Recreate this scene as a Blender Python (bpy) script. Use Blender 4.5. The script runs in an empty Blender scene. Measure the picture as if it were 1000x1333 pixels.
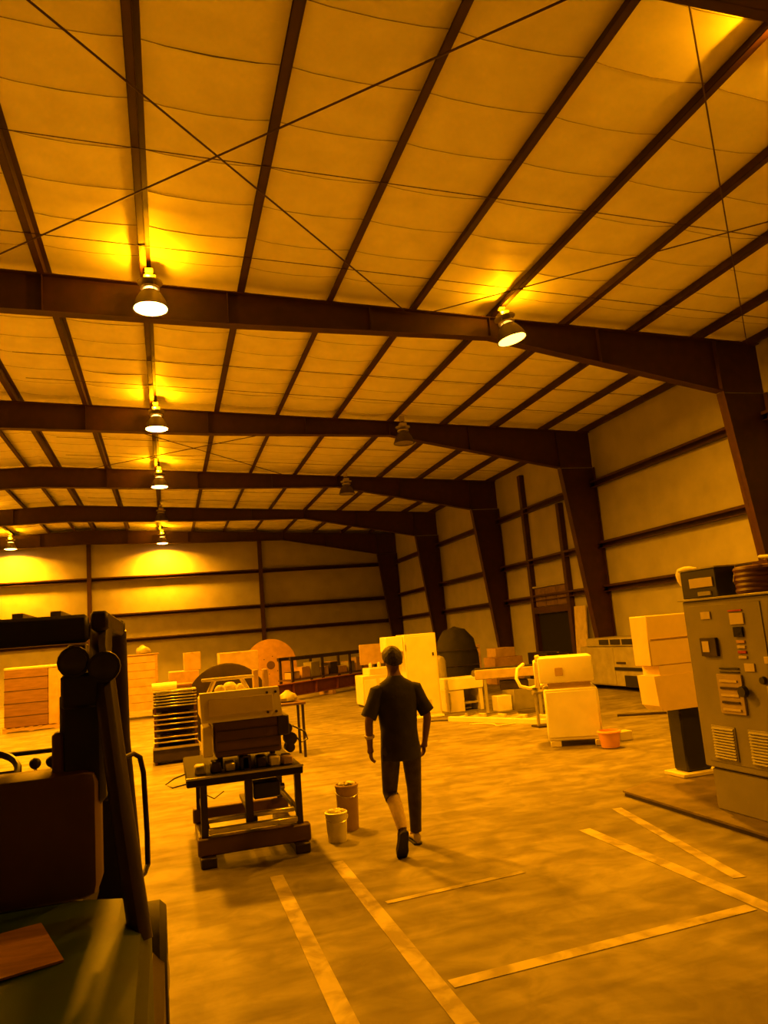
import bpy, bmesh, math, random
from mathutils import Vector, Matrix
C = bpy.context.scene
COL = C.collection
R = math.radians

# ------------------------------------------------------------------ camera
cam_d = bpy.data.cameras.new('camera'); cam = bpy.data.objects.new('camera', cam_d); COL.objects.link(cam)
cam_d.sensor_fit = 'VERTICAL'; cam_d.sensor_height = 36.0; cam_d.sensor_width = 27.0
cam_d.lens = 961.37 * 36.0 / 1333.0
cam_d.clip_start = 0.05; cam_d.clip_end = 200
ri = Vector((.95761, -.27634, -.08134)); up = Vector((.03175, -.17939, .98327)); fw = Vector((.28631, .94417, .16301))
M = Matrix((ri, up, -fw)).transposed().to_4x4(); M.translation = (0, 0, 1.9067)
cam.matrix_world = M
C.camera = cam

# ------------------------------------------------------------------ world and exposure
w = bpy.data.worlds.new('night'); C.world = w; w.use_nodes = True
w.node_tree.nodes['Background'].inputs[0].default_value = (.02, .007, .0, 1)
w.node_tree.nodes['Background'].inputs[1].default_value = .2
C.view_settings.view_transform = 'Standard'; C.view_settings.look = 'None'
C.view_settings.gamma = 1; C.view_settings.use_curve_mapping = False
C.view_settings.exposure = 0.10
SODIUM = (1.0, .325, .001)
LAMP_DOWN, LAMP_UP = 1150.0, 110.0

# ------------------------------------------------------------------ materials
MATS = {}
def mat(name, col, rough=.6, metal=0., var=.15, scale=6., bump=0., emit=None, estr=0., detail=4., stretch=None):
    if name in MATS: return MATS[name]
    m = bpy.data.materials.new(name); m.use_nodes = True
    nt = m.node_tree; b = nt.nodes['Principled BSDF']
    b.inputs['Roughness'].default_value = rough; b.inputs['Metallic'].default_value = metal
    tc = nt.nodes.new('ShaderNodeTexCoord'); nz = nt.nodes.new('ShaderNodeTexNoise')
    nz.inputs['Scale'].default_value = scale; nz.inputs['Detail'].default_value = detail
    if stretch:
        mp = nt.nodes.new('ShaderNodeMapping'); mp.inputs['Scale'].default_value = stretch
        nt.links.new(tc.outputs['Object'], mp.inputs[0]); nt.links.new(mp.outputs[0], nz.inputs['Vector'])
    else:
        nt.links.new(tc.outputs['Object'], nz.inputs['Vector'])
    rp = nt.nodes.new('ShaderNodeValToRGB')
    a = [max(0, c * (1 - var)) for c in col]; z = [min(1, c * (1 + var)) for c in col]
    rp.color_ramp.elements[0].position = .3; rp.color_ramp.elements[1].position = .7
    rp.color_ramp.elements[0].color = (*a, 1); rp.color_ramp.elements[1].color = (*z, 1)
    nt.links.new(nz.outputs['Fac'], rp.inputs[0]); nt.links.new(rp.outputs[0], b.inputs['Base Color'])
    if bump:
        bp = nt.nodes.new('ShaderNodeBump'); bp.inputs['Strength'].default_value = bump; bp.inputs['Distance'].default_value = .02
        nt.links.new(nz.outputs['Fac'], bp.inputs['Height']); nt.links.new(bp.outputs[0], b.inputs['Normal'])
    if emit:
        b.inputs['Emission Color'].default_value = (*emit, 1); b.inputs['Emission Strength'].default_value = estr
    MATS[name] = m
    return m
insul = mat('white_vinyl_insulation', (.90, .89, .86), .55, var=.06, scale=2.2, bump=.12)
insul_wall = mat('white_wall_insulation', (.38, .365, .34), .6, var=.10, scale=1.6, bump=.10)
tape = mat('insulation_seam_tape', (.46, .42, .37), .6, var=.2)
redox = mat('red_oxide_steel', (.040, .0105, .006), .62, var=.25, scale=5)
rodm = mat('dark_rod_steel', (.06, .03, .02), .5, .3)
cream = mat('cream_enamel', (.72, .66, .52), .4, var=.07, scale=3)
white = mat('white_enamel', (.86, .83, .76), .38, var=.07, scale=3)
dusty = mat('dusty_grey_enamel', (.30, .28, .24), .5, var=.15, scale=4)
cabgrey = mat('grey_cabinet_paint', (.20, .185, .16), .45, var=.10, scale=3)
brown = mat('brown_machine_paint', (.105, .055, .03), .5, var=.15)
dark = mat('dark_machine_steel', (.035, .024, .018), .45, .3, var=.3)
black = mat('black_plastic', (.012, .011, .010), .45, var=.2)
rubber = mat('black_rubber', (.02, .019, .018), .75, var=.3)
steel = mat('bright_steel', (.55, .53, .50), .28, .9, var=.15, scale=10)
alu = mat('spun_aluminium', (.62, .58, .52), .35, .8, var=.08)
card = mat('corrugated_cardboard', (.46, .30, .17), .8, var=.12, scale=8)
tan = mat('tan_carton', (.50, .36, .20), .8, var=.12, scale=5)
wood = mat('raw_pallet_wood', (.40, .27, .15), .75, var=.25, scale=6, stretch=(1, 8, 8))
orange = mat('orange_flange', (.46, .27, .085), .6, var=.12)
orangep = mat('orange_plastic', (.80, .40, .12), .45, var=.06)
green = mat('dark_green_paint', (.006, .034, .009), .55, var=.3, scale=4)
pink = mat('faded_label_paper', (.34, .18, .12), .6, var=.2, scale=9, stretch=(1, 6, 1))
redp = mat('dull_red_plastic', (.35, .03, .02), .5)
glassd = mat('dark_glass', (.02, .02, .025), .12, var=.2)
lensoff = mat('unlit_lamp_glass', (.25, .22, .18), .2, var=.1)
skin = mat('skin', (.20, .10, .055), .55, var=.08, scale=12)
shirtm = mat('black_cotton', (.016, .013, .012), .85, var=.35, scale=14, bump=.3)
jeanm = mat('dark_denim', (.055, .042, .035), .85, var=.35, scale=14, bump=.3)
hairm = mat('dark_hair', (.02, .012, .008), .6, var=.4, scale=40, bump=.5)
sockm = mat('pale_sock_knit', (.72, .58, .50), .8, var=.1, scale=30)
shoem = mat('dark_shoe_leather', (.05, .03, .02), .5, var=.3)
shoel = mat('pale_shoe_sole', (.55, .48, .40), .6)
lens_lit = mat('lit_lamp_lens', (1, .8, .5), .3, var=0, emit=(1, .42, .07), estr=45)
lens_warm = mat('warm_lamp_lens', (1, .7, .3), .3, var=0, emit=(1, .40, .035), estr=14)

def floor_material():
    m = bpy.data.materials.new('worn_concrete'); m.use_nodes = True; nt = m.node_tree; N = nt.nodes; L = nt.links
    b = N['Principled BSDF']; tc = N.new('ShaderNodeTexCoord')
    def noise(s, d=5., dist=0., sc=None):
        n = N.new('ShaderNodeTexNoise'); n.inputs['Scale'].default_value = s; n.inputs['Detail'].default_value = d; n.inputs['Distortion'].default_value = dist
        if sc:
            mp = N.new('ShaderNodeMapping'); mp.inputs['Scale'].default_value = sc; L.new(tc.outputs['Object'], mp.inputs[0]); L.new(mp.outputs[0], n.inputs['Vector'])
        else: L.new(tc.outputs['Object'], n.inputs['Vector'])
        return n.outputs['Fac']
    def ramp(f, p0, c0, p1, c1):
        r = N.new('ShaderNodeValToRGB'); r.color_ramp.elements[0].position = p0; r.color_ramp.elements[1].position = p1
        r.color_ramp.elements[0].color = (*c0, 1); r.color_ramp.elements[1].color = (*c1, 1); L.new(f, r.inputs[0]); return r.outputs[0]
    def mul(a, c):
        x = N.new('ShaderNodeMix'); x.data_type = 'RGBA'; x.blend_type = 'MULTIPLY'; x.inputs[0].default_value = 1
        L.new(a, x.inputs[6]); L.new(c, x.inputs[7]); return x.outputs[2]
    base = ramp(noise(.55, 6, .6), .35, (.165, .150, .122), .68, (.275, .252, .21))
    mott = ramp(noise(3.2, 6, 1.0), .36, (.70, .68, .65), .62, (1.06, 1.06, 1.05))
    streak = ramp(noise(1.3, 5, .4, (1.0, 3.4, 1)), .40, (.70, .67, .64), .60, (1.05, 1.05, 1.05))
    c = mul(mul(base, mott), streak)
    L.new(c, b.inputs['Base Color'])
    rr = ramp(noise(2.0, 5), .3, (.55, .55, .55), .7, (.75, .75, .75)); L.new(rr, b.inputs['Roughness'])
    bp = N.new('ShaderNodeBump'); bp.inputs['Strength'].default_value = .12; bp.inputs['Distance'].default_value = .01
    L.new(noise(9, 6), bp.inputs['Height']); L.new(bp.outputs[0], b.inputs['Normal'])
    return m
concrete = floor_material()

def paint_material():
    m = bpy.data.materials.new('worn_floor_paint'); m.use_nodes = True; nt = m.node_tree; N = nt.nodes; L = nt.links
    b = N['Principled BSDF']; tc = N.new('ShaderNodeTexCoord'); n = N.new('ShaderNodeTexNoise')
    n.inputs['Scale'].default_value = 5; n.inputs['Detail'].default_value = 6; n.inputs['Distortion'].default_value = .6
    L.new(tc.outputs['Object'], n.inputs['Vector'])
    r = N.new('ShaderNodeValToRGB'); r.color_ramp.elements[0].position = .38; r.color_ramp.elements[1].position = .60
    r.color_ramp.elements[0].color = (.22, .19, .155, 1); r.color_ramp.elements[1].color = (.46, .41, .30, 1)
    L.new(n.outputs['Fac'], r.inputs[0]); L.new(r.outputs[0], b.inputs['Base Color']); b.inputs['Roughness'].default_value = .5
    return m
linepaint = paint_material()

# ------------------------------------------------------------------ mesh helpers
WM = {}
def thing(name, label, cat, loc=(0, 0, 0), rz=0., group=None):
    o = bpy.data.objects.new(name, None); COL.objects.link(o); o.empty_display_size = .2
    o.location = loc; o.rotation_euler = (0, 0, rz); o['label'] = label; o['category'] = cat
    if group: o['group'] = group
    WM[o] = Matrix.Translation(loc) @ Matrix.Rotation(rz, 4, 'Z')
    return o
class G:
    def __init__(s): s.b = bmesh.new()
    def box(s, x0, x1, y0, y1, z0, z1, bev=0., rot=None, seg=1):
        t = bmesh.new()
        r = bmesh.ops.create_cube(t, size=1.0)
        bmesh.ops.scale(t, vec=(abs(x1 - x0), abs(y1 - y0), abs(z1 - z0)), verts=t.verts)
        if bev: bmesh.ops.bevel(t, geom=t.edges[:], offset=min(bev, .45 * min(abs(x1 - x0), abs(y1 - y0), abs(z1 - z0))), segments=seg, affect='EDGES', profile=.5)
        if rot is not None: bmesh.ops.rotate(t, cent=(0, 0, 0), matrix=rot, verts=t.verts)
        bmesh.ops.translate(t, vec=((x0 + x1) / 2, (y0 + y1) / 2, (z0 + z1) / 2), verts=t.verts)
        s._add(t); return s
    def _add(s, t):
        t.verts.index_update(); vs = [s.b.verts.new(v.co) for v in t.verts]
        for f in t.faces:
            try: s.b.faces.new([vs[v.index] for v in f.verts])
            except ValueError: pass
        t.free()
    def loft(s, rings, cap=True, closed=False):
        rs = [[s.b.verts.new(p) for p in r] for r in rings]; n = len(rs[0])
        pairs = list(zip(rs, rs[1:])) + ([(rs[-1], rs[0])] if closed else [])
        for a, c in pairs:
            for i in range(n):
                j = (i + 1) % n
                try: s.b.faces.new((a[i], a[j], c[j], c[i]))
                except ValueError: pass
        if cap and not closed:
            s.b.faces.new(rs[0][::-1]); s.b.faces.new(rs[-1])
        return s
    def tube(s, pts, r, n=10, cap=True, closed=False, ref=None, ell=None):
        pts = [Vector(p) for p in pts]; rings = []
        rr = r if isinstance(r, (list, tuple)) else [r] * len(pts)
        prev = None
        for i, p in enumerate(pts):
            a = pts[i - 1] if (i > 0 or closed) else p; c = pts[(i + 1) % len(pts)] if (i < len(pts) - 1 or closed) else p
            t = (c - a).normalized() if (c - a).length > 1e-9 else Vector((0, 0, 1))
            if prev is None:
                q = Vector(ref) if ref else (Vector((0, 0, 1)) if abs(t.z) < .9 else Vector((0, 1, 0)))
                u = (q - t * q.dot(t)).normalized()
            else: u = (prev - t * prev.dot(t)).normalized()
            prev = u; v = t.cross(u)
            ra, rb = rr[i] if isinstance(rr[i], (list, tuple)) else (rr[i], rr[i])
            rings.append([p + u * ra * math.cos(2 * math.pi * k / n) + v * rb * math.sin(2 * math.pi * k / n) for k in range(n)])
        return s.loft(rings, cap, closed)
    def cyl(s, p0, p1, r0, r1=None, n=16): return s.tube([p0, p1], [r0, r0 if r1 is None else r1], n)
    def lathe(s, prof, c, axis='Z', n=20, cap=True):
        c = Vector(c); rings = []
        for r, h in prof:
            ring = []
            for k in range(n):
                a = 2 * math.pi * k / n; x, y = r * math.cos(a), r * math.sin(a)
                ring.append(c + (Vector((x, y, h)) if axis == 'Z' else Vector((x, -h, y)) if axis == 'Y' else Vector((h, x, y))))
            rings.append(ring)
        return s.loft(rings, cap)
    def prism(s, poly, axis, a, b):
        f = {'X': lambda p, h: (h, p[0], p[1]), 'Y': lambda p, h: (p[0], h, p[1]), 'Z': lambda p, h: (p[0], p[1], h)}[axis]
        A = [s.b.verts.new(f(p, a)) for p in poly]; B = [s.b.verts.new(f(p, b)) for p in poly]; n = len(poly)
        for i in range(n): s.b.faces.new((A[i], A[(i + 1) % n], B[(i + 1) % n], B[i]))
        s.b.faces.new(A[::-1]); s.b.faces.new(B); return s
    def ball(s, c, r, sc=(1, 1, 1), u=12, v=8):
        t = bmesh.new(); bmesh.ops.create_uvsphere(t, u_segments=u, v_segments=v, radius=r)
        bmesh.ops.scale(t, vec=sc, verts=t.verts); bmesh.ops.translate(t, vec=c, verts=t.verts); s._add(t); return s
    def xf(s, m): bmesh.ops.transform(s.b, matrix=m, verts=s.b.verts); return s
    def done(s, name, m, parent=None, world=True, smooth=True, **props):
        bmesh.ops.recalc_face_normals(s.b, faces=s.b.faces)
        if smooth:
            for f in s.b.faces: f.smooth = True
            for e in s.b.edges:
                if len(e.link_faces) != 2 or e.calc_face_angle(0) > R(38): e.smooth = False
        if parent is not None and world:
            s.b.transform(WM[parent].inverted())
        me = bpy.data.meshes.new(name); s.b.to_mesh(me); s.b.free(); me.materials.append(m)
        o = bpy.data.objects.new(name, me); COL.objects.link(o)
        if parent is not None: o.parent = parent; WM[o] = WM[parent]
        else: WM[o] = Matrix.Identity(4)
        for k, v in props.items(): o[k] = v
        return o
def pane(w_=1): pass
def single(o, label, cat, group=None):
    o['label'] = label; o['category'] = cat
    if group: o['group'] = group
    return o
def dup(o, parent=None, **kw):
    c = o.copy(); COL.objects.link(c); c.parent = parent if parent else o.parent; WM[c] = WM.get(c.parent, Matrix.Identity(4))
    for k, v in kw.items(): setattr(c, k, v)
    return c
def dup_tree(root, loc, rz, label):
    r = root.copy(); COL.objects.link(r); r.location = loc; r.rotation_euler = (0, 0, rz); r['label'] = label
    WM[r] = Matrix.Translation(loc) @ Matrix.Rotation(rz, 4, 'Z')
    for ch in list(root.children):
        c = ch.copy(); COL.objects.link(c); c.parent = r
        for g in list(ch.children):
            d = g.copy(); COL.objects.link(d); d.parent = c
    return r
rnd = random.Random(7)

# ------------------------------------------------------------------ building shell
RX, WX, LX = -3.86, 12.62, -20.34            # ridge, right wall face, left wall face
BY, FY = 40.15, -8.2
BAY = 6.858
def frame_y(k): return 12.43 + BAY * k if k >= 0 else 4.75 + BAY * (k + 1)
def zt(x): return 7.50 + .05 * (12.7 - x) if x >= RX else zt(2 * RX - x)

fl = G().box(LX - .3, WX + .3, FY - .3, BY + .3, -.2, 0).done('floor', concrete, None, kind='structure')
def marking(x0, x1, y0, y1, rot=0):
    g = G().box(-(x1 - x0) / 2, (x1 - x0) / 2, -(y1 - y0) / 2, (y1 - y0) / 2, 0, .003)
    g.xf(Matrix.Translation(((x0 + x1) / 2, (y0 + y1) / 2, .001)) @ Matrix.Rotation(rot, 4, 'Z'))
    return g.done('painted_line', linepaint, fl)
marking(.75, .86, 2.6, 6.6); marking(1.29, 1.40, 2.4, 6.7); marking(3.54, 3.66, 3.2, 6.4)
marking(1.42, 3.52, 4.16, 4.26, R(2.6)); marking(4.00, 4.10, 4.7, 6.9, R(-11)); marking(.2, .72, 3.7, 3.78, R(4))
marking(1.45, 2.6, 5.55, 5.61, R(5))

# walls
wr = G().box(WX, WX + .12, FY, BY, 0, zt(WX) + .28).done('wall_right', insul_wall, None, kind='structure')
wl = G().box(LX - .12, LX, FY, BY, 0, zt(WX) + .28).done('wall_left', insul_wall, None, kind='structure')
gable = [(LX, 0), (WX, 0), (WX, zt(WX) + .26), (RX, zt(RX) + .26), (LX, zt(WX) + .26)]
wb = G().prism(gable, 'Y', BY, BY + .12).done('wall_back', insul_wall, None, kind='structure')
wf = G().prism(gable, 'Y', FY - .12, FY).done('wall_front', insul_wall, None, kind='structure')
def girt_profile(z): return [(0, z - .10), (0, z - .085), (.19, z - .085), (.19, z + .10), (.0, z + .10), (.0, z + .035), (.012, z + .035), (.012, z + .088), (.178, z + .088), (.178, z - .10)]
girt_z = (5.865, 4.006, 2.724)
for k in range(-2, 4):
    y0, y1 = frame_y(k), frame_y(k + 1)
    for z in girt_z:
        G().prism([(WX - .205 + a, b) for a, b in girt_profile(z)], 'Y', y0 + .01, y1 - .01).done('girt', redox, wr)
# back wall girts and posts
post_x = [-20.0, -12.3, -3.70, 4.93, 12.0]
for a, b in zip(post_x, post_x[1:]):
    for z in (5.82, 3.93, 2.66):
        G().prism([(BY - .205 + p, q) for p, q in girt_profile(z)], 'X', a + .11, b - .11).done('girt', redox, wb)
for x in post_x[1:-1]:
    g = G().box(x - .1, x + .1, BY - .22, BY - .205, 0, zt(x)).box(x - .1, x + .1, BY - .015, BY, 0, zt(x)).box(x - .006, x + .006, BY - .205, BY - .015, 0, zt(x))
    g.done('endwall_post', redox, wb)
# columns (right wall)
def ibeam_side(poly_a, poly_b, y, fw_=.11, th=.016):
    """web between two polylines in XZ and a flange along each"""
    g = G()
    web = poly_a + poly_b[::-1]
    g.prism(web, 'Y', y - .006, y + .006)
    for pl, sgn in ((poly_a, 1), (poly_b, -1)):
        for p, q in zip(pl, pl[1:]):
            p, q = Vector(p), Vector(q); d = (q - p).normalized(); n = Vector((-d.y, d.x)) * th * sgn
            g.prism([tuple(p), tuple(q), tuple(q + n), tuple(p + n)], 'Y', y - fw_, y + fw_)
    return g
for k in range(-1, 5):
    y = frame_y(k) if k < 4 else frame_y(k) - .08
    ibeam_side([(11.45, 6.39), (12.14, .02)], [(WX - .03, 6.39), (WX - .03, .02)], y).box(12.02, WX - .02, y - .16, y + .16, 0, .02).done('column', redox, wr)
    mir = lambda pl: [(2 * RX - a + .0, b) for a, b in pl]
    ibeam_side(mir([(11.45, 6.40), (12.14, .02)]), mir([(WX - .03, 6.39), (WX - .03, .02)]), y).done('column', redox, wl)

# roof: deck, insulation rolls, purlins, rafters, rods
cg = G()
cg.prism([(WX + .3, zt(WX + .3) + .30), (RX, zt(RX) + .30), (RX, zt(RX) + .36), (WX + .3, zt(WX + .3) + .36)], 'Y', FY - .2, BY + .2)
cg.prism([(LX - .3, zt(LX - .3) + .30), (RX, zt(RX) + .30), (RX, zt(RX) + .36), (LX - .3, zt(LX - .3) + .36)], 'Y', FY - .2, BY + .2)
ceil = cg.done('ceiling', insul, None, kind='structure')
PX = [12.54 + (.25 if k else 0) - 1.6167 * k for k in range(11)]
PXL = [2 * RX - x + (.42 if 0 < i < 10 else 0) for i, x in enumerate(PX)]
for x in PX + PXL:
    z = zt(x); s = 1 if x > RX else -1
    prof = [(x - s * .07, z), (x - s * .07, z + .02), (x - s * .056, z + .02), (x - s * .056, z + .012), (x - .006, z + .012), (x - .006, z + .2), (x + s * .07, z + .2), (x + s * .07, z + .186), (x + .006, z + .186), (x + .006, z)]
    pr = G().box(x - .005, x + .005, FY, BY, z, z + .2).box(min(x, x - s * .10), max(x, x - s * .10), FY, BY, z, z + .010).box(min(x, x + s * .075), max(x, x + s * .075), FY, BY, z + .19, z + .2)
    pr.box(min(x - s * .10, x - s * .092), max(x - s * .10, x - s * .092), FY, BY, z, z + .03)
    pr.done('purlin', redox, ceil)
# insulation rolls run from eave to ridge and sag between the purlins
def roll(y0, y1, sgn):
    g = G(); xs = sorted(PX, reverse=True) if sgn > 0 else sorted(PXL)
    xs = [WX if sgn > 0 else LX] + xs + [RX]
    cols = [(y0, -.012), (y0 + (y1 - y0) * .5, .014 * rnd.uniform(.2, 1.2)), (y1, -.012)]
    grid = []
    for a, b in zip(xs, xs[1:]):
        sag = rnd.uniform(.035, .06) * min(1, abs(b - a) / 1.6)
        for t in (0, .2, .5, .8):
            x = a + (b - a) * t
            grid.append([(x, yy, zt(x) + .212 - sag * 4 * t * (1 - t) * (1 if dz < 0 else .8) + (dz if 0 < t < 1 else 0)) for yy, dz in cols])
    grid.append([(RX, yy, zt(RX) + .212) for yy, dz in cols])
    vv = [[g.b.verts.new(p) for p in row] for row in grid]
    for r0, r1 in zip(vv, vv[1:]):
        for i in range(2): g.b.faces.new((r0[i], r0[i + 1], r1[i + 1], r1[i]))
    return g.done('insulation_roll', insul, ceil), grid
def seam(grid):
    g = G()
    for r0, r1 in zip(grid, grid[1:]):
        d0 = .007; a, b = r0[2], r1[2]
        A = [Vector((a[0], a[1] - .004, a[2] + .004)), Vector((a[0], a[1] + .004, a[2] + .004)), Vector((a[0], a[1] + .003, a[2] - d0)), Vector((a[0], a[1] - .003, a[2] - d0))]
        B = [Vector((b[0], b[1] - .004, b[2] + .004)), Vector((b[0], b[1] + .004, b[2] + .004)), Vector((b[0], b[1] + .003, b[2] - d0)), Vector((b[0], b[1] - .003, b[2] - d0))]
        g.loft([A, B])
    return g.done('seam_flap', tape, ceil)
yy = -1.0; rolls = 0
while yy < BY - .2:
    y1 = min(yy + .914, BY)
    for s in (1, -1):
        o, gr = roll(yy, y1, s)
        if s > 0 or yy > 16: seam(gr)
    yy = y1
G().prism([(WX, zt(WX) + .21), (RX, zt(RX) + .21), (RX, zt(RX) + .23), (WX, zt(WX) + .23)], 'Y', FY, -1.0).done('insulation_roll', insul, ceil)
# rafters
top_r = [(RX, zt(RX) - .004), (WX - .03, zt(WX) - .004)]
bot_r = [(RX, 7.62), (1.2, 7.46), (6.2, 7.41), (11.45, 6.40)]
for k in range(-1, 5):
    y = frame_y(k) if k < 4 else frame_y(k) - .08
    for side in (0, 1):
        t_ = top_r if not side else [(2 * RX - a, b) for a, b in top_r]
        b_ = bot_r + [(WX - .03, 6.40)] if not side else [(2 * RX - a, b) for a, b in bot_r + [(WX - .03, 6.40)]]
        # web follows top edge from ridge to eave, back along the bottom edge
        g = G(); g.prism(t_ + b_[::-1], 'Y', y - .006, y + .006)
        for pl, sg in ((t_, -1), (b_[:-1], 1)):
            for p, q in zip(pl, pl[1:]):
                z0 = .016 * sg
                g.prism([p, q, (q[0], q[1] + z0), (p[0], p[1] + z0)], 'Y', y - .11, y + .11)
        for x in (-1.8, 1.2, 3.8, 6.2, 8.6, 11.45):
            xx = x if not side else 2 * RX - x
            zb = 7.62 + (x - RX) / (1.2 - RX) * (-.16) if x < 1.2 else 7.46 - (x - 1.2) * .01 if x <= 6.2 else 7.41 - (x - 6.2) * .1924
            g.box(xx - .006, xx + .006, y - .10, y + .10, zb + .01, zt(xx) - .02)
        g.done('rafter', redox, ceil)
# sag straps across the purlins and diagonal brace rods
def rod(pts, r=.009): G().tube(pts, r, 6).done('brace_rod', rodm, ceil)
def strap(y, r=.007):
    G().tube([(x, y + .05 * math.sin(x * .23 + y), zt(x) - .01) for x in [WX - .1 - i * 1.1 for i in range(15)]], r, 5).done('strap_rod', rodm, ceil)
for y in (8.72, 11.15, 15.9, 17.5, 22.3, 24.4, 29.4, 31.2, 36.0): strap(y)
zr = lambda x: zt(x) - .06
def cross(xa, xb, ya, yb, r=.013):
    rod([(xa, ya, zr(xa)), (xb, yb, zr(xb))], r); rod([(xb, ya, zr(xb) - .03), (xa, yb, zr(xa) - .03)], r)
cross(-2.9, 4.45, 4.87, 12.3); cross(4.85, 12.25, 4.87, 12.3, .011); cross(-2.5, 4.3, 19.4, 26.0)

# framed opening in the right wall between the second and third frame: jambs, header, dark doorway
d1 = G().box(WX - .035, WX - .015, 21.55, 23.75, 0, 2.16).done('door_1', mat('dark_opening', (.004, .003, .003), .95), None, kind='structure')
G().box(WX - .18, WX, 23.78, 23.98, 0, 7.2).done('door_jamb', redox, d1)
G().box(WX - .18, WX, 21.30, 21.50, 0, 5.7).done('door_jamb', redox, d1)
G().box(WX - .17, WX - .02, 21.50, 23.78, 2.18, 2.40).done('door_header', redox, d1)
for i in range(3): G().box(WX - .09, WX - .03, 21.53 + i * .75, 22.25 + i * .75, 2.42, 3.05).done('door_panel', mat('weathered_panel', (.16, .10, .06), .7, var=.25), d1)
G().box(WX - .16, WX - .02, 21.4, 23.9, 3.07, 3.13).done('door_header', dusty, d1)

# ------------------------------------------------------------------ high-bay lamps
def make_lamp(tilt=0.):
    t = thing('high_bay_lamp', 'x', 'lamp', (0, 0, 0), 0, 'high-bay lamps under the roof')
    # root at centre of the lens; the rest goes up from it to the purlin
    g = G().lathe([(.285, 0), (.29, .012), (.275, .05), (.235, .16), (.17, .27), (.13, .31), (.118, .31), (.16, .265), (.225, .155), (.262, .05), (.268, .01)], (0, 0, 0), n=28, cap=False)
    g.done('reflector', mat('dark_lamp_enamel', (.055, .035, .025), .5, var=.2), t)
    g = G().lathe([(.11, .33), (.155, .345), (.16, .36), (.155, .372), (.12, .378)], (0, 0, 0), n=20); g.done('collar', alu, t)
    for a in range(4):
        x, y = .115 * math.cos(a * math.pi / 2 + .5), .115 * math.sin(a * math.pi / 2 + .5)
        G().tube([(x, y, .30), (x * 1.15, y * 1.15, .36), (x, y, .44)], .008, 6).done('bracket_arm', alu, t)
    g = G().lathe([(.10, .435), (.20, .45), (.205, .47), (.13, .485)], (0, 0, 0), n=20); g.done('gear_tray', alu, t); G().box(-.10, .10, -.08, .08, .485, .58, .015).done('ballast_housing', alu, t)
    G().tube([(0, 0, .575), (0, 0, .60), (.012, 0, .61), (.024, 0, .622), (.012, 0, .634), (-.012, 0, .635), (-.024, 0, .622)], .008, 8).done('hook', dark, t)
    return t
def add_lens(t, m):
    g = G().lathe([(.02, -.02), (.17, -.012), (.262, .006), (.262, .014), (.02, .012)], (0, 0, 0), n=28)
    return g.done('lens', m, t, world=False)
def light_lamp(t, down, upw, loc):
    a = bpy.data.lights.new('lamp_beam', 'AREA'); a.shape = 'DISK'; a.size = .50; a.energy = down; a.spread = R(158); a.color = SODIUM
    o = bpy.data.objects.new('lamp_beam', a); COL.objects.link(o); o.parent = t; o.location = (0, 0, -.03)
    p = bpy.data.lights.new('lamp_leak', 'POINT'); p.energy = upw; p.color = SODIUM; p.shadow_soft_size = .03
    q = bpy.data.objects.new('lamp_leak', p); COL.objects.link(q); q.parent = t; q.location = (-.03, -.13, .565)
ORD = ['first', 'second', 'third', 'fourth', 'fifth']
lamp0 = make_lamp(); first = True
def place_lamp(x, y, z, label, lit, rot=(0, 0, 0)):
    """lit: (down, up, lens material)"""
    global first
    if first: t = lamp0; t.location = (x, y, z); first = False
    else: t = dup_tree(lamp0, (x, y, z), 0, label)
    t['label'] = label; t.rotation_euler = rot
    WM[t] = Matrix.Translation((x, y, z))
    return t, lit
lamps = []
for k in (0, 1, 2, 3, 4):
    lab = 'unlit high-bay lamp of the middle row, dark between two lit ones before the fourth rafter' if k == 3 else ORD[k] + ' lit high-bay lamp from the camera in the middle row'
    if k == 4: lab = 'last lit high-bay lamp of the middle row, just before the back wall'
    lamps.append(place_lamp(-.09, frame_y(k) - .62, 7.42, lab, None if k == 3 else (LAMP_DOWN, LAMP_UP, lens_lit)))
lamps.append(place_lamp(6.36, frame_y(0) - .62, 7.13, 'lit tilted high-bay lamp with yellow lens, in front of the nearest rafter haunch', (LAMP_DOWN * .8, LAMP_UP * .55, lens_warm), (R(-4), R(-11), 0)))
lamps.append(place_lamp(6.40, frame_y(1) - .62, 7.02, 'unlit high-bay lamp in front of the second rafter, beyond the tilted yellow lamp', None))
lamps.append(place_lamp(6.40, frame_y(2) - .62, 7.02, 'unlit high-bay lamp in front of the third rafter, right row', None))
lamps.append(place_lamp(-7.17, frame_y(4) - .62, 7.45, 'lit high-bay lamp at the left picture edge, by the back wall', (LAMP_DOWN, LAMP_UP, lens_lit)))
for k in (0, 1, 2, 3): lamps.append(place_lamp(-7.17, frame_y(k) - .62, 7.45, ORD[k] + ' lit high-bay lamp from the camera in the left row, outside the picture', (LAMP_DOWN, LAMP_UP, lens_lit)))
lamps.append(place_lamp(6.45, 5.22, 7.06, 'lit high-bay lamp just outside the picture, above the grey control cabinet', (LAMP_DOWN * .31, LAMP_UP * 1.0, lens_warm)))
hang = {}
for t, lit in lamps:
    add_lens(t, lit[2] if lit else lensoff)
    x, y, z = t.location; top = zt(x)
    g = G().box(-.075, .055, -.05, .05, .636, top - z - .015, .008); g.done('junction_box', mat('galvanised', (.45, .40, .33), .5, .4), t, world=False)
    if lit: light_lamp(t, lit[0], lit[1], (x, y, z))
ORDN = ['first', 'second', 'third', 'fourth', 'fifth', 'sixth', 'seventh', 'eighth', 'ninth']

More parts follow.
